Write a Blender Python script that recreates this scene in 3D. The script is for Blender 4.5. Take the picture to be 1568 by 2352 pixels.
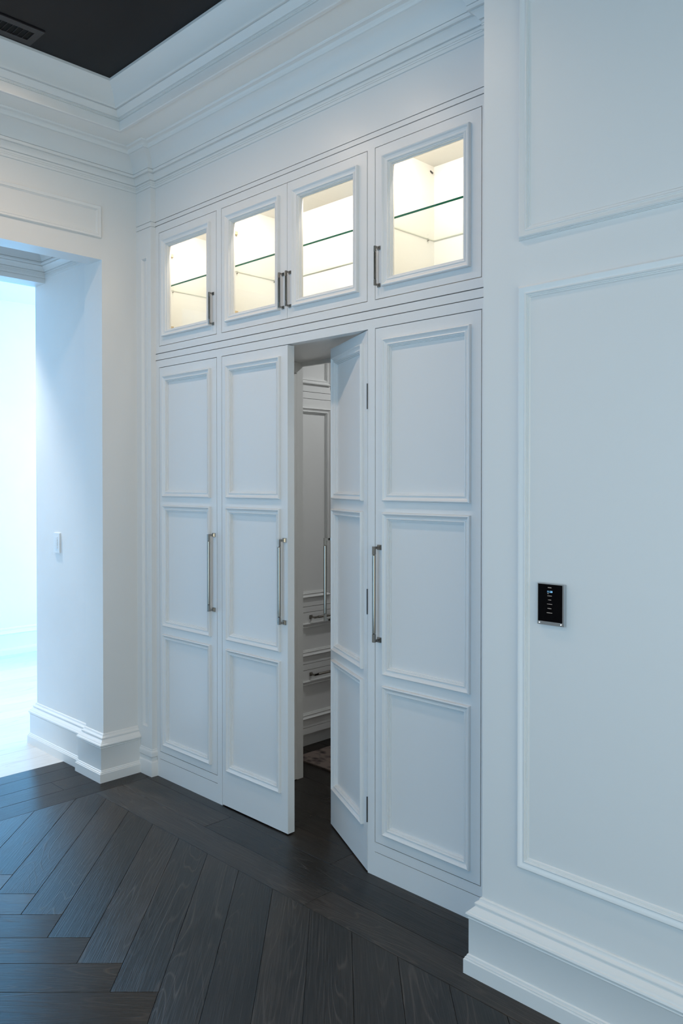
import bpy, math, random
from mathutils import Vector, Matrix
random.seed(7)
for o in list(bpy.data.objects): bpy.data.objects.remove(o)
S = bpy.context.scene
COL = S.collection
R = math.radians

# ------------------------------------------------------------------ camera
cam = bpy.data.cameras.new('camera')
camo = bpy.data.objects.new('camera', cam); COL.objects.link(camo)
FPX, YAW, PITCH = 1861.81, R(45.205), R(-0.689)
cam.sensor_fit = 'HORIZONTAL'; cam.sensor_width = 36.0
cam.lens = 36.0 * FPX / 1568.0
cam.shift_y = -(1176.0 - 1132.28) / 1568.0
cam.clip_start = 0.02
camo.location = (3.8397, -2.4279, 1.6)
camo.rotation_euler = (R(90) + PITCH, 0, R(90) - YAW)
S.camera = camo

# ------------------------------------------------------------------ world, lights, exposure
W = bpy.data.worlds.new('world'); S.world = W; W.use_nodes = True
bg = W.node_tree.nodes['Background']
bg.inputs[0].default_value = (0.50, 0.72, 1.0, 1); bg.inputs[1].default_value = 0.6
S.view_settings.view_transform = 'Standard'; S.view_settings.look = 'None'
S.view_settings.gamma = 1.0; S.view_settings.use_curve_mapping = False
S.view_settings.exposure = -0.14
cy = S.cycles
cy.use_denoising = True; cy.caustics_reflective = False; cy.caustics_refractive = False; cy.sample_clamp_indirect = 4.0
cy.max_bounces = 5; cy.diffuse_bounces = 3; cy.glossy_bounces = 3; cy.transmission_bounces = 4; cy.transparent_max_bounces = 10
cy.use_adaptive_sampling = True; cy.adaptive_threshold = 0.05; cy.adaptive_min_samples = 12

def area(name, loc, target, sx, sy, power, color, spread=180):
    l = bpy.data.lights.new(name, 'AREA'); l.shape = 'RECTANGLE'; l.size = sx; l.size_y = sy
    l.energy = power; l.color = color; l.spread = R(spread)
    o = bpy.data.objects.new(name, l); COL.objects.link(o); o.location = loc
    o.rotation_euler = (Vector(target) - Vector(loc)).to_track_quat('-Z', 'Y').to_euler()
    return o
def spot(name, loc, power, color, ang=168, blend=0.9, rad=0.03, target=None):
    l = bpy.data.lights.new(name, 'SPOT'); l.energy = power; l.color = color
    l.spot_size = R(ang); l.spot_blend = blend; l.shadow_soft_size = rad
    o = bpy.data.objects.new(name, l); COL.objects.link(o); o.location = loc
    if target: o.rotation_euler = (Vector(target) - Vector(loc)).to_track_quat('-Z', 'Y').to_euler()
    return o
# daylight through the window of the rear wall, behind the camera
area('window_daylight', (3.0, -4.82, 1.50), (3.0, 0, 1.50), 2.9, 2.6, 92, (0.35, 0.66, 0.95))
# warmer light from the adjoining room through the side opening, behind the camera
area('side_room_light', (5.62, -2.5, 1.45), (0, -2.5, 1.45), 2.9, 2.4, 46, (1.0, 0.96, 0.70))
# daylight through the windows of the hall beyond the opening
area('hall_daylight', (-1.12, 2.0, 1.75), (-3.7, 1.6, 1.5), 1.9, 2.5, 380, (0.185, 0.55, 1.0))
area('hall_daylight', (-2.4, -3.68, 1.75), (-2.4, 0, 1.6), 2.2, 2.5, 30, (0.62, 0.76, 0.85))
spot('hall_downlight', (-1.55, -0.55, 3.28), 230, (1.0, 0.97, 0.92), 80, 0.6, 0.05)
# recessed downlights of the tray ceiling
DL = (1.0, 0.77, 0.58)
for dx, dy, pw in ((1.74, -0.92, 21), (1.18, -0.92, 16), (0.62, -0.95, 24), (1.74, -2.5, 22), (0.62, -2.5, 16), (3.0, -2.5, 18), (4.3, -2.5, 18)):
    spot('downlight', (dx, dy, 3.535), pw, DL)
# closet ceiling light
spot('closet_light', (1.25, 1.46, 2.93), 39, (0.97, 1.0, 1.0), 150, 0.5, 0.05)

# ------------------------------------------------------------------ materials
def newmat(name):
    m = bpy.data.materials.new(name); m.use_nodes = True
    nt = m.node_tree; return m, nt, nt.nodes['Principled BSDF']
def paint(name, col, rough=0.4, bump=0.0, scale=60, mott=0.0, mscale=2.0):
    m, nt, b = newmat(name)
    b.inputs['Base Color'].default_value = (*col, 1); b.inputs['Roughness'].default_value = rough
    tc = nt.nodes.new('ShaderNodeTexCoord')
    if mott:
        n = nt.nodes.new('ShaderNodeTexNoise'); n.inputs['Scale'].default_value = mscale; n.inputs['Detail'].default_value = 6
        nt.links.new(tc.outputs['Object'], n.inputs['Vector'])
        r = nt.nodes.new('ShaderNodeValToRGB')
        r.color_ramp.elements[0].position = 0.3; r.color_ramp.elements[1].position = 0.7
        r.color_ramp.elements[0].color = (*[c * (1 - mott) for c in col], 1); r.color_ramp.elements[1].color = (*col, 1)
        nt.links.new(n.outputs['Fac'], r.inputs['Fac']); nt.links.new(r.outputs['Color'], b.inputs['Base Color'])
    if bump:
        n2 = nt.nodes.new('ShaderNodeTexNoise'); n2.inputs['Scale'].default_value = scale; n2.inputs['Detail'].default_value = 3
        nt.links.new(tc.outputs['Object'], n2.inputs['Vector'])
        bp = nt.nodes.new('ShaderNodeBump'); bp.inputs['Strength'].default_value = bump; bp.inputs['Distance'].default_value = 0.002
        nt.links.new(n2.outputs['Fac'], bp.inputs['Height']); nt.links.new(bp.outputs['Normal'], b.inputs['Normal'])
    return m
def metal(name, col, rough=0.15):
    m, nt, b = newmat(name)
    b.inputs['Base Color'].default_value = (*col, 1); b.inputs['Metallic'].default_value = 1.0
    n = nt.nodes.new('ShaderNodeTexNoise'); n.inputs['Scale'].default_value = 40
    mr = nt.nodes.new('ShaderNodeMapRange'); mr.inputs['To Min'].default_value = rough * 0.8; mr.inputs['To Max'].default_value = rough * 1.2
    nt.links.new(n.outputs['Fac'], mr.inputs['Value']); nt.links.new(mr.outputs['Result'], b.inputs['Roughness'])
    return m
def emis(name, col, st):
    m, nt, b = newmat(name)
    b.inputs['Base Color'].default_value = (0, 0, 0, 1)
    b.inputs['Emission Color'].default_value = (*col, 1); b.inputs['Emission Strength'].default_value = st
    return m

def wood(name, dark, light, blotch, rough, bumps, ring=1.0, tone=0.35):
    """plank wood: the grain runs along local x, every plank its own piece of it"""
    m, nt, b = newmat(name); N = nt.nodes; L = nt.links
    def math_(op, a, v1, v2=None):
        n_ = N.new('ShaderNodeMath'); n_.operation = op; L.new(a, n_.inputs[0])
        if isinstance(v1, (int, float)): n_.inputs[1].default_value = v1
        else: L.new(v1, n_.inputs[1])
        if v2 is not None: n_.inputs[2].default_value = v2
        return n_.outputs[0]
    def noise(vec, scale, detail, rgh=0.5):
        mp_ = N.new('ShaderNodeMapping'); mp_.inputs['Scale'].default_value = scale; L.new(vec, mp_.inputs['Vector'])
        n_ = N.new('ShaderNodeTexNoise'); n_.inputs['Scale'].default_value = 1.0; n_.inputs['Detail'].default_value = detail; n_.inputs['Roughness'].default_value = rgh
        L.new(mp_.outputs['Vector'], n_.inputs['Vector']); return n_.outputs['Fac']
    def rng(a, f0, f1, t0=0.0, t1=1.0):
        n_ = N.new('ShaderNodeMapRange'); L.new(a, n_.inputs['Value'])
        for k_, v_ in (('From Min', f0), ('From Max', f1), ('To Min', t0), ('To Max', t1)): n_.inputs[k_].default_value = v_
        return n_.outputs['Result']
    tc = N.new('ShaderNodeTexCoord'); oi = N.new('ShaderNodeObjectInfo')
    off = N.new('ShaderNodeVectorMath'); off.operation = 'SCALE'; off.inputs[0].default_value = (37.0, 91.0, 53.0)
    L.new(oi.outputs['Random'], off.inputs['Scale'])
    add = N.new('ShaderNodeVectorMath'); add.operation = 'ADD'
    L.new(tc.outputs['Object'], add.inputs[0]); L.new(off.outputs['Vector'], add.inputs[1]); V = add.outputs['Vector']
    # growth rings: contour lines of a slow field, closing into cathedrals here and there
    slow = noise(V, (0.62, 7.0, 1.0), 1.6, 0.35)
    fr = math_('FRACT', math_('MULTIPLY', slow, 28.0*ring), 0.0)
    line = rng(math_('ABSOLUTE', math_('SUBTRACT', fr, 0.5), 0.0), 0.12, 0.0)
    pres = rng(noise(V, (2.0, 16.0, 1.0), 3.0), 0.36, 0.64)            # lines come and go
    pore = rng(noise(V, (7.0, 300.0, 1.0), 2.0), 0.46, 0.76)
    g = math_('ADD', math_('MULTIPLY', line, pres), math_('MULTIPLY', pore, 0.45))
    gc = N.new('ShaderNodeClamp'); L.new(g, gc.inputs['Value']); G_ = gc.outputs['Result']
    bl = rng(noise(V, (1.4, 5.0, 1.0), 4.0, 0.6), 0.42, 0.72)
    m0 = N.new('ShaderNodeMix'); m0.data_type = 'RGBA'; m0.inputs['A'].default_value = (*dark, 1); m0.inputs['B'].default_value = (*blotch, 1); L.new(bl, m0.inputs['Factor'])
    mx = N.new('ShaderNodeMix'); mx.data_type = 'RGBA'; L.new(m0.outputs['Result'], mx.inputs['A']); mx.inputs['B'].default_value = (*light, 1); L.new(G_, mx.inputs['Factor'])
    hv = N.new('ShaderNodeHueSaturation'); L.new(mx.outputs['Result'], hv.inputs['Color'])
    L.new(rng(oi.outputs['Random'], 0, 1, 1-tone, 1+tone), hv.inputs['Value'])
    L.new(hv.outputs['Color'], b.inputs['Base Color']); b.inputs['Specular IOR Level'].default_value = 0.50
    L.new(rng(G_, 0, 1, rough, rough+0.12), b.inputs['Roughness'])
    bp = N.new('ShaderNodeBump'); bp.inputs['Strength'].default_value = bumps; bp.inputs['Distance'].default_value = 0.0015
    L.new(math_('ADD', math_('MULTIPLY', pore, 0.5), math_('MULTIPLY', math_('MULTIPLY', line, pres), 0.45)), bp.inputs['Height']); L.new(bp.outputs['Normal'], b.inputs['Normal'])
    vt = N.new('ShaderNodeVectorTransform'); vt.vector_type = 'VECTOR'; vt.convert_from = 'OBJECT'; vt.convert_to = 'WORLD'; vt.inputs[0].default_value = (0, 1, 0)
    L.new(vt.outputs[0], b.inputs['Tangent']); b.inputs['Anisotropic'].default_value = 0.75      # brushed along the grain
    return m

M = {}
M['cab'] = paint('cabinet_paint', (0.80, 0.80, 0.795), 0.32, 0.03, 250)
M['wall'] = paint('wall_paint', (0.80, 0.80, 0.79), 0.45, 0.04, 180)
M['trim'] = paint('trim_paint', (0.81, 0.81, 0.80), 0.35)
M['plaster'] = paint('hall_plaster', (0.82, 0.82, 0.815), 0.5, 0.05, 30, 0.07, 1.6)
M['ceil'] = paint('ceiling_paint', (0.88, 0.88, 0.86), 0.6)
M['inner'] = paint('display_interior', (0.86, 0.85, 0.81), 0.5)
M['gap'] = paint('dark_reveal', (0.05, 0.05, 0.05), 0.9)
M['nickel'] = metal('polished_nickel', (0.31, 0.29, 0.26), 0.12)
M['chrome'] = metal('brushed_frame', (0.62, 0.64, 0.66), 0.22)
M['hinge'] = metal('dark_hinge', (0.10, 0.10, 0.10), 0.35)
M['tan'] = paint('tan_hinge_plastic', (0.55, 0.42, 0.25), 0.4)
M['screen'] = paint('black_glass', (0.002, 0.002, 0.003), 0.05)
M['screen'].node_tree.nodes['Principled BSDF'].inputs['Specular IOR Level'].default_value = 0.12
M['time'] = emis('screen_blue', (0.25, 0.62, 1.0), 1.6)
M['text'] = emis('screen_white', (0.75, 0.74, 0.70), 0.45)
M['led'] = emis('screen_led', (0.85, 0.92, 1.0), 2.0)
M['switch'] = paint('switch_plastic', (0.80, 0.82, 0.83), 0.3)
M['vent'] = paint('vent_enamel', (0.020, 0.015, 0.016), 0.5)
M['ventdark'] = paint('vent_dark', (0.003, 0.003, 0.003), 0.9)
M['plank'] = wood('dark_oak', (0.0085, 0.0070, 0.0062), (0.072, 0.058, 0.048), (0.025, 0.0175, 0.0125), 0.30, 0.5)
M['whiteplank'] = wood('white_oak', (0.74, 0.74, 0.73), (0.60, 0.59, 0.58), (0.68, 0.67, 0.66), 0.4, 0.15, 0.7, 0.06)
M['subfloor'] = paint('subfloor', (0.008, 0.008, 0.008), 0.9)
# dark lacquered tray ceiling
m, nt, b = newmat('dark_lacquer'); M['tray'] = m
b.inputs['Roughness'].default_value = 0.30; b.inputs['Specular IOR Level'].default_value = 0.12
tc = nt.nodes.new('ShaderNodeTexCoord'); mp = nt.nodes.new('ShaderNodeMapping'); mp.inputs['Scale'].default_value = (1.2, 8, 1)
n = nt.nodes.new('ShaderNodeTexNoise'); n.inputs['Scale'].default_value = 1.5; n.inputs['Detail'].default_value = 5
r = nt.nodes.new('ShaderNodeValToRGB'); r.color_ramp.elements[0].color = (0.005, 0.005, 0.007, 1); r.color_ramp.elements[1].color = (0.010, 0.0095, 0.011, 1)
nt.links.new(tc.outputs['Object'], mp.inputs['Vector']); nt.links.new(mp.outputs['Vector'], n.inputs['Vector'])
nt.links.new(n.outputs['Fac'], r.inputs['Fac']); nt.links.new(r.outputs['Color'], b.inputs['Base Color'])
# glass: thin clear panes, green edged shelves
def glass(name, col, edge=None):
    m, nt, b = newmat(name); N = nt.nodes; L = nt.links
    out = N['Material Output']
    tr = N.new('ShaderNodeBsdfTransparent'); tr.inputs['Color'].default_value = (*col, 1)
    gl = N.new('ShaderNodeBsdfGlossy'); gl.inputs['Roughness'].default_value = 0.02; gl.inputs['Color'].default_value = (1, 1, 1, 1)
    lw = N.new('ShaderNodeLayerWeight'); lw.inputs['Blend'].default_value = 0.5
    pw = N.new('ShaderNodeMath'); pw.operation = 'POWER'; pw.inputs[1].default_value = 4.0; L.new(lw.outputs['Facing'], pw.inputs[0])
    fr = N.new('ShaderNodeMath'); fr.operation = 'MULTIPLY_ADD'; fr.inputs[1].default_value = 0.5; fr.inputs[2].default_value = 0.02; L.new(pw.outputs[0], fr.inputs[0])
    mx = N.new('ShaderNodeMixShader'); L.new(fr.outputs[0], mx.inputs['Fac']); L.new(tr.outputs[0], mx.inputs[1]); L.new(gl.outputs[0], mx.inputs[2])
    L.new(mx.outputs[0], out.inputs['Surface'])
    N.remove(b)
    return m
M['pane'] = glass('clear_glass', (0.97, 0.98, 0.975))
M['shelfglass'] = glass('shelf_glass', (0.97, 0.985, 0.972))
m, nt, b = newmat('green_glass_edge'); M['edge'] = m
b.inputs['Base Color'].default_value = (0.03, 0.22, 0.12, 1); b.inputs['Roughness'].default_value = 0.12
b.inputs['Transmission Weight'].default_value = 0.12
M['edge2'] = paint('ground_glass_edge', (0.66, 0.68, 0.60), 0.5)
# rug
m, nt, b = newmat('rug_pile'); M['rug'] = m
v = nt.nodes.new('ShaderNodeTexVoronoi'); v.inputs['Scale'].default_value = 30; n = nt.nodes.new('ShaderNodeTexNoise'); n.inputs['Scale'].default_value = 45; n.inputs['Detail'].default_value = 6
ad = nt.nodes.new('ShaderNodeMath'); ad.operation = 'MULTIPLY'; nt.links.new(v.outputs['Distance'], ad.inputs[0]); nt.links.new(n.outputs['Fac'], ad.inputs[1])
r = nt.nodes.new('ShaderNodeValToRGB'); r.color_ramp.elements[0].position = 0.06; r.color_ramp.elements[1].position = 0.30
r.color_ramp.elements[0].color = (0.04, 0.03, 0.028, 1); r.color_ramp.elements[1].color = (0.22, 0.17, 0.15, 1)
nt.links.new(ad.outputs[0], r.inputs['Fac']); nt.links.new(r.outputs['Color'], b.inputs['Base Color']); b.inputs['Roughness'].default_value = 0.95

# ------------------------------------------------------------------ mesh helpers
ORG = {}
class MB:
    def __init__(s): s.v = []; s.f = []
    def box(s, x0, x1, y0, y1, z0, z1):
        n = len(s.v)
        s.v += [(x0,y0,z0),(x1,y0,z0),(x1,y1,z0),(x0,y1,z0),(x0,y0,z1),(x1,y0,z1),(x1,y1,z1),(x0,y1,z1)]
        s.f += [tuple(n+i for i in q) for q in ((0,3,2,1),(4,5,6,7),(0,1,5,4),(1,2,6,5),(2,3,7,6),(3,0,4,7))]
        return s
    def quad(s, a, b, c, d):
        n = len(s.v); s.v += [a, b, c, d]; s.f.append((n, n+1, n+2, n+3)); return s
    def poly(s, pts):
        n = len(s.v); s.v += pts; s.f.append(tuple(range(n, n+len(pts)))); return s
    def rings(s, rings, cap=True, closed=True):
        n = len(s.v); k = len(rings[0])
        for r in rings: s.v += r
        for i in range(len(rings)-1):
            for j in range(k if closed else k-1):
                a = n+i*k+j; b_ = n+i*k+(j+1) % k
                s.f.append((a, b_, b_+k, a+k))
        if cap:
            s.f.append(tuple(n+j for j in reversed(range(k)))); s.f.append(tuple(n+(len(rings)-1)*k+j for j in range(k)))
        return s
    def cyl(s, p0, p1, r, k=14, r1=None):
        p0 = Vector(p0); p1 = Vector(p1); d = (p1-p0).normalized(); r1 = r if r1 is None else r1
        u = d.orthogonal().normalized(); w = d.cross(u)
        ring = lambda p, q: [tuple(p+(u*math.cos(2*math.pi*i/k)+w*math.sin(2*math.pi*i/k))*q) for i in range(k)]
        return s.rings([ring(p0, r), ring(p1, r1)])
    def frame(s, axis, plane, a0, a1, z0, z1, prof, sgn):
        """mitred moulding round a rectangle; prof = (inset, height) from the outer edge inwards"""
        loops = []
        for d, h in prof:
            c = [(a0+d, z0+d), (a1-d, z0+d), (a1-d, z1-d), (a0+d, z1-d)]
            loops.append([((a, plane+sgn*h, z) if axis == 'x' else (plane+sgn*h, a, z)) for a, z in c])
        n = len(s.v)
        for l in loops: s.v += l
        for i in range(len(loops)-1):
            for j in range(4):
                a = n+i*4+j; b_ = n+i*4+(j+1) % 4; s.f.append((a, b_, b_+4, a+4))
        return s
    def sweep(s, path, prof, z, side=1, closed=False, endcap=True):
        """moulding along a plan polyline; prof = (out, up); side = +1 offsets to the right of the walking direction"""
        P = [Vector(p) for p in path]; n0 = len(s.v); K = len(P)
        segs = []
        for i in range(K if closed else K-1):
            d = (P[(i+1) % K]-P[i]).normalized(); segs.append(Vector((d.y, -d.x))*side)
        mit = []
        for i in range(K):
            if not closed and i == 0: mit.append(segs[0])
            elif not closed and i == K-1: mit.append(segs[-1])
            else:
                a = segs[i-1]; b_ = segs[i % len(segs)]; m_ = a+b_; mit.append(m_/(m_.dot(a)))
        for i in range(K):
            for p, h in prof:
                q = P[i]+mit[i]*p; s.v.append((q.x, q.y, z+h))
        k = len(prof)
        for i in range(K if closed else K-1):
            for j in range(k-1):
                a = n0+i*k+j; c = n0+((i+1) % K)*k+j
                s.f.append((a, a+1, c+1, c))
        if endcap and not closed:
            s.f.append(tuple(n0+j for j in range(k))); s.f.append(tuple(n0+(K-1)*k+j for j in reversed(range(k))))
        return s
    def build(s, name, mat, parent=None, smooth=None, flip=True):
        org = ORG.get(parent, Vector((0, 0, 0))) if parent else getattr(s, 'org', Vector((0, 0, 0)))
        me = bpy.data.meshes.new(name)
        me.from_pydata([tuple(Vector(p)-org) for p in s.v], [], s.f)
        me.update()
        import bmesh
        bm = bmesh.new(); bm.from_mesh(me); bmesh.ops.recalc_face_normals(bm, faces=bm.faces); bm.to_mesh(me); bm.free()
        for m_ in (mat if isinstance(mat, list) else [mat]): me.materials.append(M[m_] if isinstance(m_, str) else m_)
        o = bpy.data.objects.new(name, me); COL.objects.link(o)
        if parent: o.parent = parent
        else: o.location = org
        ORG[o] = org
        if smooth:
            for p in me.polygons: p.use_smooth = True
            try: me.set_sharp_from_angle(angle=R(smooth))
            except Exception: pass
        return o
def at(x, y, z):
    b_ = MB(); b_.org = Vector((x, y, z)); return b_
def tag(o, label, cat=None, group=None, kind=None):
    o['label'] = label
    if cat: o['category'] = cat
    if group: o['group'] = group
    if kind: o['kind'] = kind
    return o
def thing(name, loc, label, cat, group=None, kind=None):
    o = bpy.data.objects.new(name, None); COL.objects.link(o); o.location = loc; o.empty_display_size = 0.1
    ORG[o] = Vector(loc); return tag(o, label, cat, group, kind)
def struct(mb, name, mat, label, smooth=None):
    o = mb.build(name, mat, None, smooth); tag(o, label, None, None, 'structure'); return o

# ------------------------------------------------------------------ measures (metres; cabinet face y = 0, room towards -y)
XB = -0.142                    # back wall (with the opening)
YR = -0.237; XR = 2.312        # right wall and its corner
ZC = 3.38; ZT = 3.55           # soffit and dark tray
XE = 5.6; YE = -4.8            # room behind the camera
ZO = 2.797                     # opening head
YJ, YH = -0.24, -0.215         # opening jamb, hall wall
YO = -1.80                     # other jamb of the opening

# door moulding: raised outer lip, cove falling inwards, small bead, step to the sunk panel
P_DOOR = [(0,0),(0,.007),(.0015,.0105),(.005,.0118),(.007,.0108),(.011,.0072),(.016,.0048),(.021,.0040),(.0215,.0058),(.0245,.0066),(.0265,.0052),(.0270,.0022),(.0305,.0020),(.0310,-.0035),(.0345,-.0040),(.0350,-.0085)]
P_GLASS = [(0,0),(0,.009),(.0015,.0135),(.005,.0150),(.0075,.0136),(.012,.0090),(.018,.0060),(.0225,.0050),(.023,.0072),(.026,.0080),(.028,.0062),(.0285,.0030),(.0325,.0025),(.033,-.0030),(.0365,-.0035),(.037,-.009),(.040,-.009),(.040,-.014)]
P_WALL = [(0,0),(0,.0045),(.0022,.0052),(.0024,.0085),(.0046,.0092),(.0048,.0130),(.0085,.0155),(.011,.0148),(.017,.0105),(.0235,.0080),(.024,.0100),(.027,.0112),(.0300,.0095),(.0303,.0065),(.0335,.0062),(.0338,.0035),(.037,.0032),(.040,0)]
P_BASE = [(.044,0),(.044,.046),(.042,.049),(.0405,.0495),(.0405,.053),(.038,.0555),(.0365,.056),(.0355,.061),(.033,.063),(.0315,.064),(.0315,.176),(.033,.179),(.0345,.1815),(.032,.184),(.0325,.186),(.0375,.189),(.0395,.1945),(.0375,.200),(.033,.2025),(.0325,.204),(.0275,.209),(.020,.2165),(.0165,.2195),(.0165,.223),(.0185,.226),(.0185,.230),(.0155,.2335),(.0095,.2365),(.007,.241),(.0065,.2455),(.003,.2485),(0,.249)]
P_CROWN = [(0,0),(.0060,.001),(.0060,.0125),(.0050,.0130),(.0050,.0142),(.0070,.0145),(.0070,.0210),(.0060,.0214),(.0060,.0224),(.0080,.0228),(.0080,.0330),(.0058,.0336),(.0058,.0358),(.0145,.0368),(.0165,.042),(.021,.0485),(.028,.0555),(.034,.0600),(.036,.0608),(.0335,.0620),(.0335,.0650),(.0445,.0665),(.0475,.070),(.0475,.0790),(.0415,.0800),(.0415,.0828),(.0455,.0838),(.0485,.0935),(.0545,.1055),(.0635,.1185),(.0755,.1305),(.0885,.140),(.1015,.147),(.1145,.1515),(.1135,.1530),(.1175,.1545),(.1215,.1635),(.1285,.1695),(.137,.1720),(.144,.1735),(.149,.1770),(.150,.1805)]
P_TRAY = [(-.012,.001),(-.012,-.006),(-.009,-.009),(.007,-.010),(.009,-.006),(.009,.014),(.011,.032),(.0085,.0335),(.0085,.0365),(.0155,.0375),(.0155,.0400),(.020,.0410),(.0180,.0425),(.0180,.0450),(.026,.0465),(.032,.0520),(.044,.0640),(.0505,.0675),(.0465,.0690),(.0465,.0715),(.0580,.0725),(.0600,.0745),(.0635,.082),(.068,.093),(.076,.108),(.088,.1245),(.103,.139),(.118,.150),(.128,.156),(.130,.158),(.130,.170)]
P_DOOR = [(d, h*1.3 if h > 0 else h) for d, h in P_DOOR]
P_GLASS = [(d, h*1.2 if h > 0 else h) for d, h in P_GLASS]

# ------------------------------------------------------------------ floor
floor = struct(at(0, 0, 0).box(-0.567, XE, YE, 2.7, -0.12, -0.004), 'floor', 'subfloor', 'dark stained oak floor, herringbone field inside a straight border')
def clip(poly, a, b_, c):      # keep a*x+b*y<=c
    out = []
    for i in range(len(poly)):
        p, q = poly[i], poly[(i+1) % len(poly)]
        fp = a*p[0]+b_*p[1]-c; fq = a*q[0]+b_*q[1]-c
        if fp <= 0: out.append(p)
        if fp*fq < 0:
            t = fp/(fp-fq); out.append((p[0]+(q[0]-p[0])*t, p[1]+(q[1]-p[1])*t))
    return out
def inset(poly, d):
    n = len(poly); res = []
    ar = sum(poly[i][0]*poly[(i+1) % n][1]-poly[(i+1) % n][0]*poly[i][1] for i in range(n))
    if ar < 0: poly = poly[::-1]
    for i in range(n):
        p0, p1, p2 = Vector(poly[i-1]), Vector(poly[i]), Vector(poly[(i+1) % n])
        d1 = (p1-p0).normalized(); d2 = (p2-p1).normalized()
        n1 = Vector((-d1.y, d1.x)); n2 = Vector((-d2.y, d2.x)); m_ = n1+n2
        k = max(m_.dot(n1), 0.35)
        res.append(p1+m_/k*d)
    return res
def plank(poly, ang, parent, mat, name='plank', z=0.0, gap=0.0006):
    pp = []
    for p in poly:
        if not pp or (Vector(p)-Vector(pp[-1])).length > 1e-4: pp.append(p)
    if (Vector(pp[0])-Vector(pp[-1])).length < 1e-4: pp.pop()
    if len(pp) < 3: return
    ar = abs(sum(pp[i][0]*pp[(i+1) % len(pp)][1]-pp[(i+1) % len(pp)][0]*pp[i][1] for i in range(len(pp))))/2
    if ar < 0.002: return
    c = sum((Vector(p) for p in pp), Vector((0, 0)))/len(pp)
    rot = Matrix.Rotation(-ang, 2)
    a = inset(pp, gap); t = inset(pp, gap+0.0010)
    mb = MB()
    la = [rot @ (p-c) for p in a]; lt = [rot @ (p-c) for p in t]
    mb.rings([[(p.x, p.y, -0.004) for p in la], [(p.x, p.y, -0.0009) for p in la], [(p.x, p.y, 0) for p in lt]])
    me = bpy.data.meshes.new(name); me.from_pydata(mb.v, [], mb.f); me.update()
    import bmesh
    bm = bmesh.new(); bm.from_mesh(me); bmesh.ops.recalc_face_normals(bm, faces=bm.faces); bm.to_mesh(me); bm.free()
    me.materials.append(M[mat])
    o = bpy.data.objects.new(name, me); COL.objects.link(o); o.parent = parent
    o.location = Vector((c.x, c.y, z))-ORG[parent]; o.rotation_euler = (0, 0, ang)
def rect(x0, x1, y0, y1): return [(x0, y0), (x1, y0), (x1, y1), (x0, y1)]
# border boards along the cabinets
XEND = 4.6
rows = [(-0.363, -0.211, (0.0, 1.584, 3.35, XEND)), (-0.211, -0.059, (0.0, 0.74, 2.55, XEND)), (-0.059, 0.093, (0.0, 1.42, 3.1)),
        (0.093, 0.245, (0.0, 1.0, 2.4)), (0.245, 0.397, (0.0, 1.66, 2.6)), (0.397, 0.549, (0.0, 0.9, 2.4)), (0.549, 0.701, (0.0, 1.3, 2.4)), (0.701, 0.853, (0.0, 0.8, 2.2)), (0.853, 1.005, (0.0, 1.4, 2.4)), (1.005, 1.157, (0.0, 1.1, 2.4)), (1.157, 1.309, (0.0, 1.5, 2.4))]
for y0, y1, xs in rows:
    for i in range(len(xs)-1): plank(rect(xs[i], xs[i+1], y0, y1), 0, floor, 'plank')
# border boards along the back wall
for i, (x0, x1) in enumerate(((-0.152, 0.0), (-0.304, -0.152), (-0.456, -0.304), (-0.567, -0.456))):
    ys = [(-3.4, -1.62, 0.0), (-3.4, -2.2, -0.46, 0.0), (-3.4, -1.25, 0.0), (-3.4, -1.9, 0.0)][i]
    for j in range(len(ys)-1): plank(rect(x0, x1, ys[j], ys[j+1]), R(90), floor, 'plank')
# herringbone field
w = 0.1531; LP = w*8
r2 = Vector((1, 1)).normalized(); f2 = Vector((-1, 1)).normalized()
for row in (-1, 0):
    for k in range(-14, 34):
        A = Vector((0.891, -1.146)) + (r2-f2)*w*k + (r2+f2)*LP*row
        for kind in (0, 1):
            if kind == 0: q = [A, A+r2*w, A+r2*w+f2*LP, A+f2*LP]; ang = R(135)
            else: q = [A, A+f2*w, A+f2*w-r2*LP, A-r2*LP]; ang = R(45)
            q = [tuple(p) for p in q]
            for a, b_, c in ((-1, 0, 0.0), (0, 1, -0.363), (1, 0, XEND), (0, -1, 3.4)):
                if q: q = clip(q, a, b_, c)
            if len(q) >= 3: plank(q, ang, floor, 'plank')
# hall floor of pale boards
hfloor = struct(at(-2.2, 0, 0).box(-3.9, -0.567, -3.6, 3.2, -0.12, -0.004), 'floor_hall', 'subfloor', 'pale white-washed oak floor of the bright hall beyond the opening')
for i in range(19):
    x1 = -0.567-i*0.178; x0 = max(x1-0.178, -3.72)
    if x1-x0 < 0.05: break
    ys = [-3.4] + sorted(random.uniform(-2.6, 2.6) for _ in range(2)) + [3.1]
    for j in range(len(ys)-1): plank(rect(x0, x1, ys[j], ys[j+1]), R(90), hfloor, 'whiteplank')

# ------------------------------------------------------------------ walls
mb = at(-0.24, -0.9, 0)
mb.box(-0.335, XB, YJ, 0.60, 0, 3.7)                      # pier beside the cabinets
mb.box(-0.275, XB, YO, YJ, ZO, 3.7)                        # head over the opening
mb.box(-0.335, XB, YE, YO, 0, 3.7)
wb = struct(mb, 'wall_back', 'wall', 'white wall with the wide cased opening to the bright hall')
o = MB().frame('y', XB, YO+0.0, -0.2435, 2.908, 3.082, [(d*0.75, h*0.75) for d, h in P_WALL], 1).build('panel_moulding', 'trim', wb, 30)
mb = at(4, YR, 0)
mb.box(XR, XE+0.2, YR, 0.60, 0, 3.7)
wr = struct(mb, 'wall_right', 'wall', 'white wall at the right with large applied moulding panels')
for z0, z1 in ((2.354, 3.12), (0.394, 2.213)):
    MB().frame('x', YR, 2.4455, 4.35, z0, z1, [(d*1.03, h) for d, h in P_WALL], -1).build('panel_moulding', 'trim', wr, 30)
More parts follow.
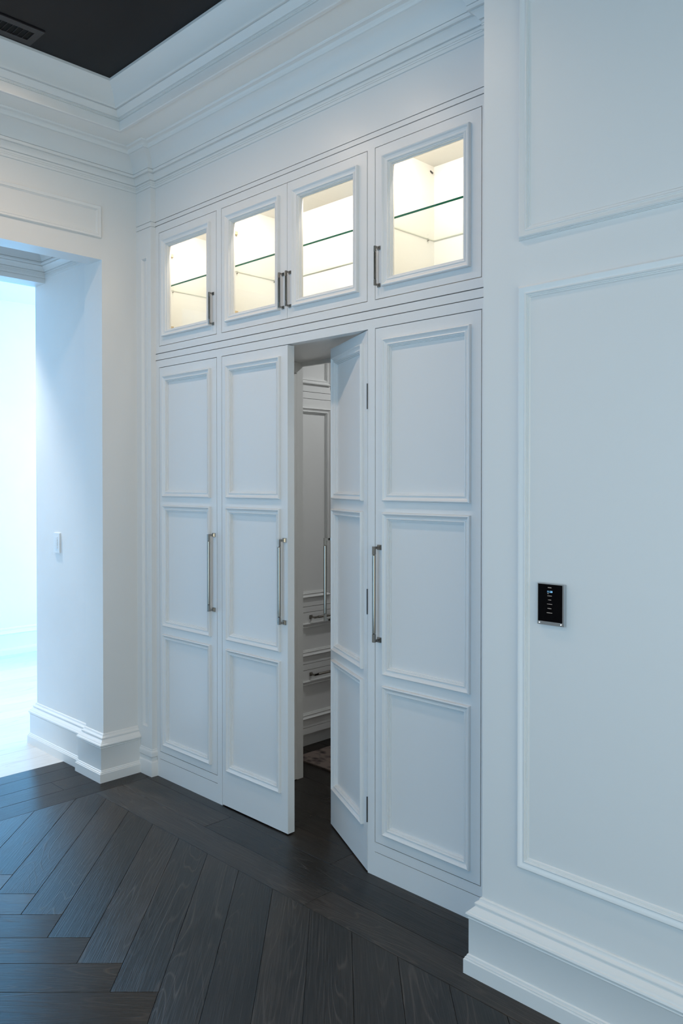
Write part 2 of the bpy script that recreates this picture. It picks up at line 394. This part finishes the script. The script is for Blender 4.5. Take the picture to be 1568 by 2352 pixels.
mb = at(XE, -2.5, 0).box(XE, XE+0.2, YE, -4.0, 0, 3.7).box(XE, XE+0.2, -1.0, YR, 0, 3.7).box(XE, XE+0.2, -4.0, -1.0, 2.7, 3.7).box(XE, XE+0.2, -4.0, -1.0, 0, 0.2); struct(mb, 'wall_side', 'wall', 'white wall far to the right, behind the camera')
mb = at(2.7, YE, 0)                                        # rear wall
mb.box(-0.4, 1.5, YE-0.2, YE, 0, 3.7).box(4.5, XE+0.2, YE-0.2, YE, 0, 3.7).box(1.5, 4.5, YE-0.2, YE, 0, 0.15).box(1.5, 4.5, YE-0.2, YE, 2.85, 3.7)
struct(mb, 'wall_rear', 'wall', 'white wall with a tall window opposite the cabinets, behind the camera')
# hall
mb = at(-0.7, 0, 0).box(-1.0, -0.335, YH, 0.60, 0, 3.7).box(-1.0, -0.335, YO-0.6, YO-0.025, 0, 3.7)
mb.box(-1.0, -0.868, YO-0.025, YH, 2.80, 3.7)              # second head, at the far end of the opening
wh = struct(mb, 'wall_hall', 'plaster', 'thick plastered side of the opening leading into the hall')
mb = at(-3.71, 0, 0).box(-3.9, -3.71, -3.6, 3.2, 0, 3.7).box(-3.9, -0.335, 3.0, 3.2, 0, 3.7)
mb.box(-1.0, -0.80, 0.60, 3.0, 0, 3.7).box(-1.0, -0.8, -3.6, YO-0.6, 0, 3.7)
mb.box(-3.9, -3.65, -3.8, -3.6, 0, 3.7).box(-1.35, -0.8, -3.8, -3.6, 0, 3.7).box(-3.65, -1.35, -3.8, -3.6, 3.05, 3.7).box(-3.65, -1.35, -3.8, -3.6, 0, .45)
struct(mb, 'wall_far', 'plaster', 'bright plastered wall at the far end of the hall')
# ceilings
mb = at(2.7, -2.4, ZC)
TX0, TX1, TY0, TY1 = 0.152, 5.25, -4.4, -0.298
mb.box(XB-0.2, TX0, YE, 0.7, ZC, ZC+0.3).box(TX1, XE+0.2, YE, 0.7, ZC, ZC+0.3).box(TX0, TX1, TY1, 0.7, ZC, ZC+0.3).box(TX0, TX1, YE, TY0, ZC, ZC+0.3)
ceil = struct(mb, 'ceiling', 'ceil', 'white ceiling soffit around the dark tray')
tray = struct(at(2.7, -2.4, ZT).box(TX0, TX1, TY0, TY1, ZT, ZT+0.1), 'ceiling_tray', 'tray', 'dark lacquered recessed tray ceiling')
struct(at(-2.3, 0, 3.3).box(-3.9, -1.0, -3.8, 3.2, 3.3, 3.5).box(-1.0, -0.2, YO-0.1, YH+0.1, 3.01, 3.5), 'ceiling_hall', 'ceil', 'white ceiling of the hall')
# crown mouldings
XP = 0.004; YP = -0.030; XQ = 2.168
crown = struct(at(1, 0, 3.2).sweep([(XB, YE), (XB, YP), (XP, YP), (XP, 0), (XQ, 0), (XQ, YP), (XR, YP), (XR, YR), (XE, YR)], P_CROWN, 3.1995, 1),
               'trim_1', 'trim', 'white stepped crown moulding where walls meet the ceiling soffit', 20)
struct(at(2.7, -2.4, ZC).sweep([(TX0, TY1), (TX1, TY1), (TX1, TY0), (TX0, TY0)], P_TRAY, ZC, 1, closed=True), 'trim_2', 'trim', 'white cove moulding framing the dark tray ceiling', 20)
struct(at(-0.6, -0.9, 2.83).sweep([(-0.275, YO-0.02), (-0.866, YO-0.02), (-0.866, YH), (-0.275, YH)], [(p, h) for p, h in P_CROWN], 2.828, 1), 'trim_3', 'trim', 'white crown moulding inside the deep opening to the hall', 20)
# baseboards
struct(at(3.5, YR, 0).sweep([(XR, -0.031), (XR, YR), (XE, YR)], P_BASE, 0, 1), 'baseboard_right', 'trim', 'tall white stepped baseboard along the right wall', 30)
struct(at(XB, -0.2, 0).sweep([(-1.0, 0.3), (-1.0, YH), (-0.335, YH), (-0.335, YJ), (XB, YJ), (XB, -0.031)], P_BASE, 0, 1), 'baseboard_back', 'trim', 'tall white stepped baseboard wrapping the opening side and pier', 30)
struct(at(-3.71, 0, 0).sweep([(-3.71, -3.5), (-3.71, 3.0)], [(p, h*1.02) for p, h in P_BASE], 0, 1), 'baseboard_far', 'trim', 'tall white baseboard on the far hall wall', 30)
# pilasters
def pilaster(name, x0, x1, panel, label):
    mb = at((x0+x1)/2, YP, 0)
    if panel:
        a0, a1, z0, z1 = panel
        mb.box(x0, a0, YP, 0, 0, 2.9885).box(a1, x1, YP, 0, 0, 2.9885).box(a0, a1, YP, 0, 0, z0).box(a0, a1, YP, 0, z1, 2.9885).box(a0, a1, YP+0.010, 0, z0, z1)
    else: mb.box(x0, x1, YP, 0, 0, 2.9885)
    mb.box(x0, x1-0.004, YP+0.005, 0, 2.9, 3.05).box(x0, x1, YP, 0, 2.992, 3.0145).box(x0, x1, YP, 0, 3.0185, 3.21)
    o = struct(mb, name, 'trim', label)
    if panel:
        MB().frame('x', YP, panel[0]-0.002, panel[1]+0.002, panel[2]-0.002, panel[3]+0.002, [(0, 0), (0, .003), (.004, .004), (.006, .001), (.010, -.003), (.012, -.010)], -1).build('panel_moulding', 'trim', o, 30)
    return o
pl = pilaster('trim_4', XB, XP, (-0.088, -0.034, 0.262, 2.829), 'narrow white panelled pilaster between cabinet and back wall')
MB().sweep([(XB, YP), (XP, YP), (XP, 0.0)], [(.010, 0), (.010, .075), (.0085, .079), (.004, .083), (.0035, .095), (.0045, .103), (.0095, .109), (.0095, .128), (.0085, .133), (.003, .140), (.0025, .145), (0, .147)], 0, 1).build('base_block', 'trim', pl, 30)
pr_ = pilaster('trim_5', XQ, XR, None, 'narrow white pilaster between cabinet and right wall')

# ------------------------------------------------------------------ cabinet wall
G = 0.0016                                                  # half of a reveal
def panel_door(parent, name, x0, x1, z0, z1, panels, mat='cab', axis='x', plane=0.0, sgn=-1, th=0.024, prof=P_DOOR, inset_=0.0345, glazed=False):
    """a stile and rail door; panels = outer rectangles of the mouldings. axis x: face looks to sgn*y; axis y: face looks to sgn*x"""
    P = lambda mb, a0, a1, h0, h1, c0, c1: mb.box(a0, a1, *sorted((plane+sgn*h0, plane+sgn*h1)), c0, c1) if axis == 'x' else mb.box(*sorted((plane+sgn*h0, plane+sgn*h1)), a0, a1, c0, c1)
    e = 0.030 if not glazed else 0.036
    a0 = panels[0][0]+e; a1 = panels[0][1]-e
    mb = MB()
    P(mb, x0, a0, 0, -th, z0, z1); P(mb, a1, x1, 0, -th, z0, z1)
    zs = sorted([(p[2]+e, p[3]-e) for p in panels]); cur = z0
    for zz0, zz1 in zs: P(mb, a0, a1, 0, -th, cur, zz0); cur = zz1
    P(mb, a0, a1, 0, -th, cur, z1)
    d = mb.build(name, mat, parent) if not isinstance(parent, tuple) else None
    if d is None:
        mb.org = Vector(parent); d = mb.build(name, mat)
    for p in panels:
        MB().frame(axis, plane, *p, prof, sgn).build('panel_moulding', mat, d, 16)
        mb = MB()
        q = 0.012
        if glazed: P(mb, p[0]+0.037, p[1]-0.037, -0.0135, -0.0175, p[2]+0.037, p[3]-0.037); mb.build('glass_pane', 'pane', d)
        else: P(mb, p[0]+q, p[1]-q, -0.0085, -th+0.002, p[2]+q, p[3]-q); mb.build('panel', mat, d)
    return d
def handle_mesh(mb, base, out, along, cc, k=1.0):
    """bar pull: two square roses with necks, square elbows and a round grip between them"""
    B = Vector(base); o_ = Vector(out); a_ = Vector(along); s_ = o_.cross(a_)
    def blk(c, h0, h1, w0, w1, l0, l1):       # tapered block from height h0 to h1
        r = []
        for h, w_, l_ in ((h0, w0, l0), (h1, w1, l1)):
            r.append([tuple(c+o_*h+s_*(sx*w_)+a_*(sa*l_)) for sx, sa in ((-1,-1),(1,-1),(1,1),(-1,1))])
        mb.rings(r)
    for e in (-1, 1):
        c = B+a_*(e*cc/2)
        blk(c, 0, .004*k, .0105*k, .0105*k, .0105*k, .0105*k)
        blk(c, .004*k, .010*k, .0095*k, .006*k, .0095*k, .006*k)
        blk(c, .010*k, .030*k, .0045*k, .0045*k, .0050*k, .0050*k)
        # elbow
        c2 = c+a_*(-e*.011*k); blk(c2, .0285*k, .0395*k, .0055*k, .0055*k, .0165*k, .0165*k)
        g = B+a_*(e*(cc/2-.0270*k))+o_*(.034*k)
        mb.cyl(tuple(g), tuple(g+a_*(-e*.004)), .0048*k, 20, .0076*k)
    g0 = B-a_*(cc/2-.0305*k)+o_*(.034*k); g1 = B+a_*(cc/2-.0305*k)+o_*(.034*k)
    mb.cyl(tuple(g0), tuple(g1), .0076*k, 20)
    return mb
def handle(parent, base, out, along, cc, k=1.0): return handle_mesh(MB(), base, out, along, cc, k).build('handle', 'nickel', parent, 30)

DZ0, DZ1 = 0.139, 2.2255
PZ = [(1.527, 2.177), (0.829, 1.482), (0.182, 0.786)]
def tall_cabinet(x0, x1, d0, d1, p0, p1, hx, label):
    t = thing('tall_cabinet', ((x0+x1)/2, 0.27, 0), label, 'cabinet', 'tall painted cabinets of the built-in wall')
    mb = MB()                                               # face frame
    mb.box(x0, d0-G, 0, 0.022, 0, 2.2654).box(d1+G, x1, 0, 0.022, 0, 2.2654)
    mb.box(d0-G, d1+G, 0, 0.022, DZ1+G, 2.2654).box(d0-G, d1+G, 0, 0.022, 0.0995, DZ0-G).box(d0-G, d1+G, 0, 0.022, 0, 0.0968)
    mb.build('face_frame', 'cab', t)
    MB().box(x0+0.002, x1-0.002, 0.0245, 0.54, 0.002, 2.262).build('carcass', 'cab', t)
    d = panel_door(t, 'door', d0+G, d1-G, DZ0+G, DZ1-G, [(p0, p1, a, b_) for a, b_ in PZ])
    handle(d, (hx, 0, 1.154), (0, -1, 0), (0, 0, 1), 0.374)
    return t
tall_cabinet(XP, 0.576, 0.0375, 0.555, 0.077, 0.507, 0.531, 'tall closed white cabinet beside the pilaster, nearest the hall opening')
tall_cabinet(1.600, XQ, 1.6215, 2.139, 1.667, 2.095, 1.646, 'tall closed white cabinet beside the right wall')
# frame of the hidden doorway
X0, X1 = 0.5965, 1.5795
mb = at(1.09, 0.27, 0)
mb.box(0.576, X0-G, 0, 0.045, 0, 2.2654).box(X1+G, 1.600, 0, 0.045, 0, 2.2654).box(X0-G, X1+G, 0, 0.045, DZ1+G, 2.2654)
mb.box(X0-G, X1+G, 0.045, 0.525, 2.250, 2.2654)                                          # soffit board
mb.box(0.580, 0.5995, 0.4965, 0.54, 0, 2.252).box(0.580, 0.5995, 0.045, 0.4965, 2.190, 2.250)
mb.box(1.58, 1.600, 0.045, 0.54, 0, 2.25).box(X0-G, X1+G, 0.525, 0.54, 2.228, 2.30)
fr = struct(mb, 'door_frame', 'cab', 'white frame and lining of the hidden doorway between the tall cabinets')
MB().box(0.580, 0.601, 0.047, 0.4945, 0.004, 2.187).build('side_panel', 'cab', fr)
# the pair of hidden doors
DM = [(a, b_) for a, b_ in PZ]
dl = panel_door((X0, 0, 0), 'door_1', X0+G, 1.0865, 0.006, DZ1-G, [(0.638, 1.041, a, b_) for a, b_ in DM], th=0.040)
tag(dl, 'closed left leaf of the hidden double door', None, None, 'structure')
handle(dl, (1.066, 0, 1.154), (0, -1, 0), (0, 0, 1), 0.374)
HX = X1-G
drr = panel_door((HX, 0, 0), 'door_2', 1.0895, HX, 0.006, DZ1-G, [(1.131, 1.534, a, b_) for a, b_ in DM], th=0.040)
tag(drr, 'open right leaf of the hidden double door, swung inwards', None, None, 'structure')
handle(drr, (1.110, 0, 1.154), (0, -1, 0), (0, 0, 1), 0.374)
for z in (0.26, 1.115, 1.955):
    mb = MB().box(HX-0.0005, HX+0.0022, 0.001, 0.022, z-0.052, z+0.052); mb.cyl((HX+0.001, -0.0005, z-0.052), (HX+0.001, -0.0005, z+0.052), 0.0030, 10)
    mb.build('hinge', 'hinge', drr)
drr.rotation_euler = (0, 0, -R(26.6))

# display cabinets above
UZ0, UZ1 = 2.3415, 2.952
def display_cabinet(x0, x1, doors, label):
    t = thing('display_cabinet', ((x0+x1)/2, 0.2, 2.304), label, 'cabinet', 'lit glass-fronted display cabinets of the built-in wall')
    a0 = doors[0][0]; a1 = doors[-1][1]; zt, zb = 2.9925, 2.3045
    MB().box(x0, a0-G, 0, 0.022, zb, zt).box(a1+G, x1, 0, 0.022, zb, zt).box(a0-G, a1+G, 0, 0.022, UZ1+G, zt).box(a0-G, a1+G, 0, 0.022, zb, UZ0-G).build('face_frame', 'cab', t)
    i0, i1 = x0+0.012, x1-0.012; z0, z1 = 2.318, 2.986; yb = 0.392
    mb = MB().box(x0, i0, 0.022, yb, zb, zt).box(i1, x1, 0.022, yb, zb, zt).box(i0, i1, 0.022, yb, zb, z0).box(i0, i1, 0.022, yb, z1, zt).box(x0, x1, yb, yb+0.012, zb, zt)
    mb.build('interior', 'inner', t)
    # shelf: clear sheet with a green front edge
    sh = MB().box(i0+0.003, i1-0.003, 0.034, yb-0.004, 2.6585, 2.6665).build('glass_shelf', 'shelfglass', t)
    MB().box(i0+0.003, i1-0.003, 0.0325, 0.0340, 2.6585, 2.6665).build('front_edge', 'edge', sh)
    ex0, ex1, ey = i0+0.003, i1-0.003, yb-0.004
    MB().box(ex0, ex1, ey, ey+0.001, 2.6605, 2.6645).box(ex0-0.001, ex0, 0.034, ey, 2.6605, 2.6645).box(ex1, ex1+0.001, 0.034, ey, 2.6605, 2.6645).build('ground_edge', 'edge2', sh)
    for pos in [0.10, 0.345]:
        for xx, sg in ((i0, 1), (i1, -1)):
            MB().cyl((xx, pos, 2.653), (xx+sg*0.008, pos, 2.654), 0.0028, 10).build('shelf_pin', 'nickel', t)
    for (d0, d1, p0, p1, hx, hs) in doors:
        d = panel_door(t, 'door', d0+G, d1-G, UZ0+G, UZ1-G, [(p0, p1, 2.386, 2.906)], prof=P_GLASS, glazed=True)
        handle(d, (hx, 0, 2.4705), (0, -1, 0), (0, 0, 1), 0.150, 0.72)
        for z in (2.455, 2.852):                            # cup hinges on the hanging side
            xx = i0 if hs < 0 else i1; sg = -hs
            MB().box(*sorted((xx, xx+sg*0.012)), 0.050, 0.100, z-0.008, z+0.008).box(*sorted((xx+sg*0.004, xx+sg*0.030)), 0.026, 0.055, z-0.014, z+0.014).build('hinge', 'tan', t)
    # LED strip behind the top rail
    l = bpy.data.lights.new('display_led', 'AREA'); l.shape = 'RECTANGLE'; l.size = (i1-i0)*0.85; l.size_y = 0.02
    l.energy = 7.3*(i1-i0); l.color = (1.0, 0.87, 0.74)
    lo = bpy.data.objects.new('display_led', l); COL.objects.link(lo); lo.parent = t
    lo.location = Vector(((i0+i1)/2, 0.045, z1-0.016))-ORG[t]; lo.rotation_euler = (R(34), 0, 0)
    MB().box(i0+0.03, i1-0.03, 0.030, 0.060, z1-0.010, z1).build('light_strip', 'cab', t)
    if x0 > 0.3: MB().cyl((i0, 0.364, 2.962), (i0+0.006, 0.376, 2.952), 0.0035, 8).build('cable', 'hinge', t)
    return t
display_cabinet(XP, 0.576, [(0.0375, 0.554, 0.0805, 0.509, 0.527, -1)], 'lit glass-door display cabinet nearest the hall opening')
display_cabinet(0.576, 1.600, [(0.5955, 1.0850, 0.6375, 1.0365, 1.057, -1), (1.0840, 1.577, 1.1285, 1.5315, 1.104, 1)], 'wide lit display cabinet with two glass doors, above the hidden doorway')
display_cabinet(1.600, XQ, [(1.6205, 2.138, 1.6660, 2.0925, 1.642, 1)], 'lit glass-door display cabinet beside the right wall')
# bands and frieze of the cabinet wall, and the board behind the reveals
struct(at(1.08, 0.01, 2.28).box(XP, XQ, 0, 0.02, 2.2688, 2.3005), 'trim_6', 'cab', 'flat white band between lower and upper cabinets')
struct(at(1.08, 0.01, 3.0).box(XP, XQ, 0, 0.02, 2.9965, 3.0170), 'trim_7', 'cab', 'thin white band above the display cabinets')
struct(at(1.08, 0.01, 3.1).box(XP, XQ, 0, 0.02, 3.0205, 3.38), 'trim_8', 'cab', 'flat white frieze board above the display cabinets')
struct(at(1.08, 0.3, 2.3).box(XP, XQ, 0.0205, 0.03, 2.262, 2.306).box(XP, XQ, 0.0205, 0.03, 2.990, 3.024), 'trim_9', 'gap', 'dark backing behind the reveals of the cabinet wall')

# ------------------------------------------------------------------ closet behind the hidden doorway
mb = at(1.3, 1.5, 0)
mb.box(-0.335, -0.10, 0.60, 2.7, 0, 3.4).box(-0.10, 2.8, 2.5, 2.7, 0, 3.4).box(2.6, 2.8, 0.54, 2.5, 0, 3.4)
mb.box(-0.335, 0.576, 0.541, 0.546, 0, 3.38).box(1.602, 2.8, 0.541, 0.546, 0, 3.38).box(0.576, 1.602, 0.541, 0.546, 2.30, 3.38)
struct(mb, 'wall_closet', 'wall', 'white walls of the closet behind the open door')
struct(at(1.3, 1.5, 3).box(-0.335, 2.8, 0.60, 2.7, 2.98, 3.1), 'ceiling_closet', 'ceil', 'white ceiling of the closet')
XC = 0.28
t = thing('wardrobe', (0.09, 1.10, 0), 'white closet wardrobe with drawers, seen through the open door', 'wardrobe')
Y0, Y1, YM = 0.602, 1.63, 1.10
fr_ = MB()
zr = [(0.095, 0.132), (0.481, 0.5155), (0.8275, 0.8595), (2.1075, 2.1455), (2.86, 2.95)]
fr_.box(XC-0.022, XC, Y0, Y0+0.035, 0.095, 2.95).box(XC-0.022, XC, Y1-0.035, Y1, 0.095, 2.95)
for a, b_ in zr: fr_.box(XC-0.022, XC, Y0+0.035, Y1-0.035, a, b_)
fr_.build('face_frame', 'cab', t)
MB().box(-0.095, XC-0.026, Y0, Y1, 0.095, 2.95).build('carcass', 'cab', t)
MB().box(-0.095, XC-0.060, Y0, Y1, 0.001, 0.095).build('toe_kick', 'cab', t)
ya, yb_ = Y0+0.038, Y1-0.038
for z0, z1, m0, m1, hz in ((0.1345, 0.4785, 0.187, 0.417, 0.452), (0.518, 0.825, 0.565, 0.763, 0.797)):
    d = panel_door(t, 'drawer', ya, yb_, z0, z1, [(ya+0.045, yb_-0.045, m0, m1)], axis='y', plane=XC, sgn=1)
    handle(d, (XC, YM, hz), (1, 0, 0), (0, 1, 0), 0.41)
for a, b_, hy in ((ya, YM-0.0016, YM-0.026), (YM+0.0016, yb_, YM+0.026)):
    d = panel_door(t, 'door', a, b_, 0.862, 2.105, [(a+0.045, b_-0.045, 0.915, 2.052)], axis='y', plane=XC, sgn=1)
    d = panel_door(t, 'door', a, b_, 2.148, 2.857, [(a+0.045, b_-0.045, 2.193, 2.81)], axis='y', plane=XC, sgn=1)
    handle(d, (XC, hy, 2.270), (1, 0, 0), (0, 0, 1), 0.150, 0.72)
# rug
pts = []
for cx, cy, a0 in ((0.375, 0.735, 180), (2.10, 0.735, 270), (2.10, 1.95, 0), (0.375, 1.95, 90)):
    for i in range(5): pts.append((cx+0.033*math.cos(R(a0+i*22.5)), cy+0.033*math.sin(R(a0+i*22.5))))
rug = MB(); rug.org = Vector((1.2, 1.35, 0.0))
rug.rings([[(x, y, 0.0005) for x, y in pts], [(x, y, 0.009) for x, y in pts], [(1.2+(x-1.2)*0.993, 1.35+(y-1.35)*0.99, 0.012) for x, y in pts]])
tag(rug.build('rug', 'rug'), 'mottled brown-grey rug on the closet floor', 'rug')

# ------------------------------------------------------------------ small things on walls and ceiling
t = thing('control_panel', (2.566, YR, 1.233), 'black glass touch control panel in a metal frame on the right wall', 'control panel')
x0, x1, z0, z1 = 2.521, 2.611, 1.1705, 1.296
mb = MB().box(x0, x1, YR-0.0078, YR, z0, z1)
a0, a1, c0, c1 = x0+0.0022, x1-0.0055, z0+0.0105, z1-0.0022
mb.box(x0, a0, YR-0.0125, YR-0.0078, z0, z1).box(a1, x1, YR-0.0125, YR-0.0078, z0, z1).box(a0, a1, YR-0.0125, YR-0.0078, c1, z1).box(a0, a1, YR-0.0125, YR-0.0078, z0, c0)
mb.build('frame', 'chrome', t)
sc = MB().box(x0+0.0022, x1-0.0055, YR-0.0115, YR-0.0078, z0+0.0105, z1-0.0022).build('screen', 'screen', t)
for xx in (x0+0.007, x1-0.010): MB().cyl((xx, YR-0.0125, z0+0.0055), (xx, YR-0.0135, z0+0.0055), 0.0017, 10).build('indicator', 'led', t)
def text(body, x, z, size, mat, parent):
    cu = bpy.data.curves.new('readout', 'FONT'); cu.body = body; cu.size = size; cu.align_x = 'CENTER'; cu.align_y = 'CENTER'; cu.extrude = 0.0001
    to = bpy.data.objects.new('tmp', cu); COL.objects.link(to); bpy.context.view_layer.update()
    me = bpy.data.meshes.new_from_object(to.evaluated_get(bpy.context.evaluated_depsgraph_get())); bpy.data.objects.remove(to)
    me.materials.append(M[mat]); o = bpy.data.objects.new('readout', me); COL.objects.link(o); o.parent = parent
    o.location = Vector((x, YR-0.0117, z))-ORG[t]; o.rotation_euler = (R(90), 0, 0); return o
xc = 2.5615
text('11:38', xc+0.0008, 1.2715, 0.0085, 'time', sc)
def marks(x, z, w_, h, n, mat='text'):
    mb = MB()
    for i in range(n):
        hh = h*random.uniform(0.6, 1.0); s_ = w_/n
        mb.box(x-w_/2+i*s_, x-w_/2+i*s_+s_*0.7, YR-0.0118, YR-0.0114, z-hh/2, z+hh/2)
    mb.build('text_line', mat, sc)
for x, z, w_, h, n in ((xc+0.001, 1.2842, .0125, .0028, 6), (xc-0.0045, 1.2658, .0045, .0022, 2), (xc+0.0008, 1.2592, .0155, .0020, 7), (xc+0.001, 1.2470, .0115, .0022, 4), (xc+0.001, 1.2342, .0180, .0018, 9), (xc+0.0005, 1.2210, .0135, .0022, 6), (xc+0.0005, 1.2078, .0195, .0022, 9)):
    marks(x, z, w_, h, n)
t = thing('light_switch', (-0.715, YH, 1.248), 'white keypad light switch on the plastered side of the opening', 'light switch')
MB().box(-0.752, -0.678, YH-0.009, YH, 1.190, 1.307).build('plate', 'switch', t)
for i in range(5): MB().box(-0.728, -0.702, YH-0.0115, YH-0.009, 1.2165+i*0.0145, 1.2265+i*0.0145).build('button', 'switch', t)
t = thing('ceiling_vent', (0.375, -1.00, ZT), 'dark metal slotted air vent in the dark tray ceiling', 'vent')
vy0, vy1 = -1.19, -0.829
mb = MB().box(0.302, 0.338, vy0, vy1, ZT-0.006, ZT).box(0.413, 0.450, vy0, vy1, ZT-0.006, ZT).box(0.338, 0.413, vy0, vy0+0.030, ZT-0.006, ZT).box(0.338, 0.413, vy1-0.030, vy1, ZT-0.006, ZT)
mb.build('frame', 'vent', t)
MB().box(0.338, 0.413, vy0+0.03, vy1-0.03, ZT-0.001, ZT-0.0002).build('duct', 'ventdark', t)
y = vy1-0.030-0.023
while y > vy0+0.035:
    MB().box(0.338, 0.413, y-0.0009, y+0.0009, ZT-0.0055, ZT-0.001).build('louver', 'vent', t); y -= 0.023
